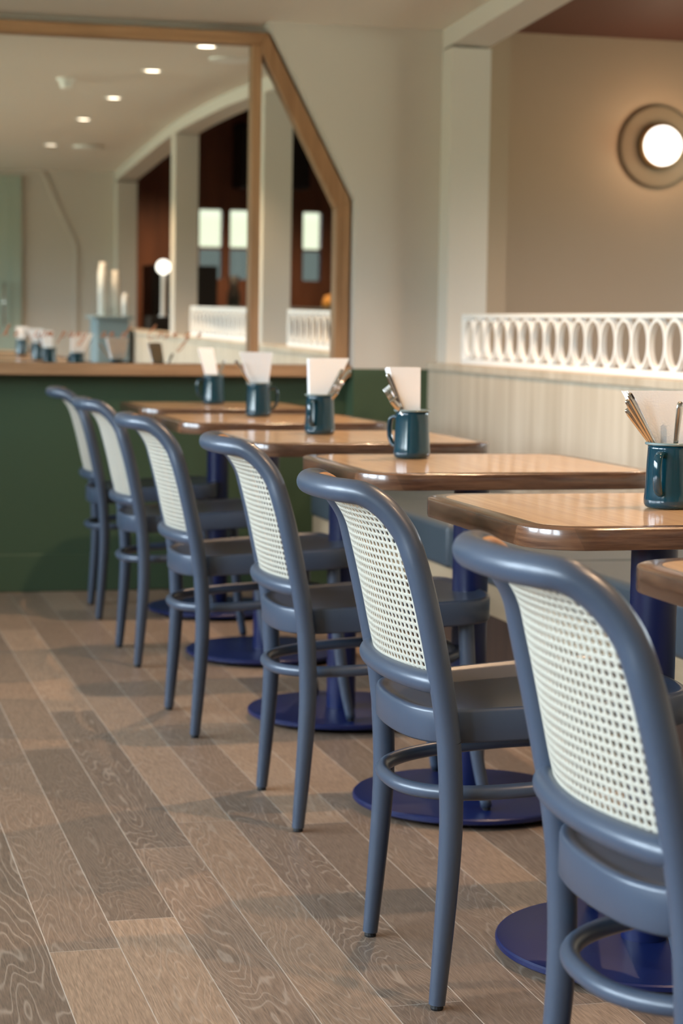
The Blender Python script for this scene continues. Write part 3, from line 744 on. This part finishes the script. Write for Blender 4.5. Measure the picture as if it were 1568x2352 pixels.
# ceiling fittings seen in the mirror
sm = thing('smoke_detector', 'white round smoke detector on the ceiling, seen in the mirror', 'detector', (1.40, 4.07, zc(4.07)))
obj('base', lathe([(0, 0), (.05, 0), (.052, -.012), (.045, -.02), (0, -.02)], 28), M['plastic'], sm, smooth=True)
obj('sensor_head', lathe([(0, -.02), (.034, -.02), (.034, -.048), (.026, -.058), (0, -.06)], 24), M['plastic'], sm, smooth=True)
for x, y, l in ((2.01, .45, 'white round ceiling vent beside the lowest downlight in the mirror'), (2.0, 5.74, 'white round ceiling vent beside the topmost downlight in the mirror')):
    tag(obj('ceiling_vent', lathe([(0, 0), (.11, 0), (.115, -.008), (.10, -.016), (.05, -.012), (0, -.018)], 32), M['plastic'], smooth=True, loc=(x, y, zc(y))), l, 'vent', 'ceiling vents')

# ------------------------------------------------------------------ things the mirror shows at the back of the room
stn = thing('service_cabinet', 'grey blue service cabinet near the back wall, seen in the mirror', 'cabinet', (2.06, .35, 0))
obj('body', bx(-.12, -.2, .06, .12, .2, .98), M['station'], stn, bevel=.004)
obj('plinth', bx(-.11, -.19, 0, .11, .19, .06), M['black'], stn)
obj('top', bx(-.15, -.23, .98, .15, .23, 1.005), M['station'], stn, bevel=.003)
stn.location = (2.21, .2, 0)
def jar(x, y, z, r, h, l, m):
    tag(obj('storage_jar', lathe([(0, 0), (r, 0), (r, h * .82), (r * .7, h * .9), (r * .7, h), (0, h)], 20), m, smooth=True, loc=(x, y, z)), l, 'jar')
jar(2.15, .25, 1.0055, .035, .40, 'tall pale jar on the left of the service cabinet, seen in the mirror', M['plastic'])
jar(2.25, .22, 1.0055, .035, .34, 'second tall pale jar on the service cabinet, seen in the mirror', M['plastic'])
jar(2.31, .33, 1.0055, .025, .17, 'short white jar at the front of the service cabinet, seen in the mirror', M['white'])
# counter and equipment in the side room
ct = thing('bar_counter', 'brown panelled bar counter with a grey worktop in the side room, seen in the mirror', 'counter', (4.3, -2.7, 0))
obj('body', bx(-.9, -.3, 0, 1.2, .3, 1.04), M['copperwood'], ct)
obj('worktop', bx(-.95, -.35, 1.04, 1.25, .35, 1.08), M['station'], ct, bevel=.003)
tag(obj('black_cabinet', bx(3.93, SB + .001, 2.2, 4.6, SB + .4, 2.8), M['blackbox'], bevel=.004), 'black cabinet high on the panelled wall of the side room', 'cabinet')
tag(obj('coffee_grinder', lathe([(0, 1.08), (.06, 1.08), (.06, 1.2), (.04, 1.25), (.055, 1.36), (0, 1.36)], 20, cx=3.78, cy=-2.75), M['blackbox'], smooth=True), 'black coffee grinder on the bar counter, seen in the mirror', 'grinder')
tag(obj('till_screen', bx(3.95, -2.8, 1.08, 4.2, -2.77, 1.24), M['plastic'], bevel=.003), 'pale flat screen on the bar counter, seen in the mirror', 'screen')
for i, (x, r) in enumerate(((4.66, .07), (4.80, .05), (4.94, .08))):
    tag(obj('loaf', lathe([(0, 0), (r, .01), (r * 1.1, .05), (r * .8, .11), (0, .13)], 20), M['bread'], smooth=True, loc=(x, -2.6, 1.0805)), ('round', 'small', 'large')[i] + ' golden loaf on the bar counter, seen in the mirror', 'bread', 'loaves on the counter')
tl = thing('table_lamp', 'white stemmed lamp with a glowing round globe, seen in the mirror', 'lamp', (2.715, -.35, 0))
obj('stand', bx(-.12, -.12, 0, .12, .12, 1.0), M['blackbox'], tl)
obj('stem', lathe([(0, 1.0), (.04, 1.0), (.02, 1.02), (.018, 1.33), (0, 1.34)], 16), M['white'], tl, smooth=True)
obj('globe', lathe([(0, 1.33)] + [(.058 * math.sin(PI * k / 10), 1.39 - .058 * math.cos(PI * k / 10)) for k in range(1, 10)] + [(0, 1.448)], 24), M['opal'], tl, smooth=True)
tag(obj('dark_cupboard', bx(2.75, -1.6, 0, 3.3, -1.1, 1.42), M['blackbox'], bevel=.004), 'black cupboard behind the globe lamp, seen in the mirror', 'cupboard')
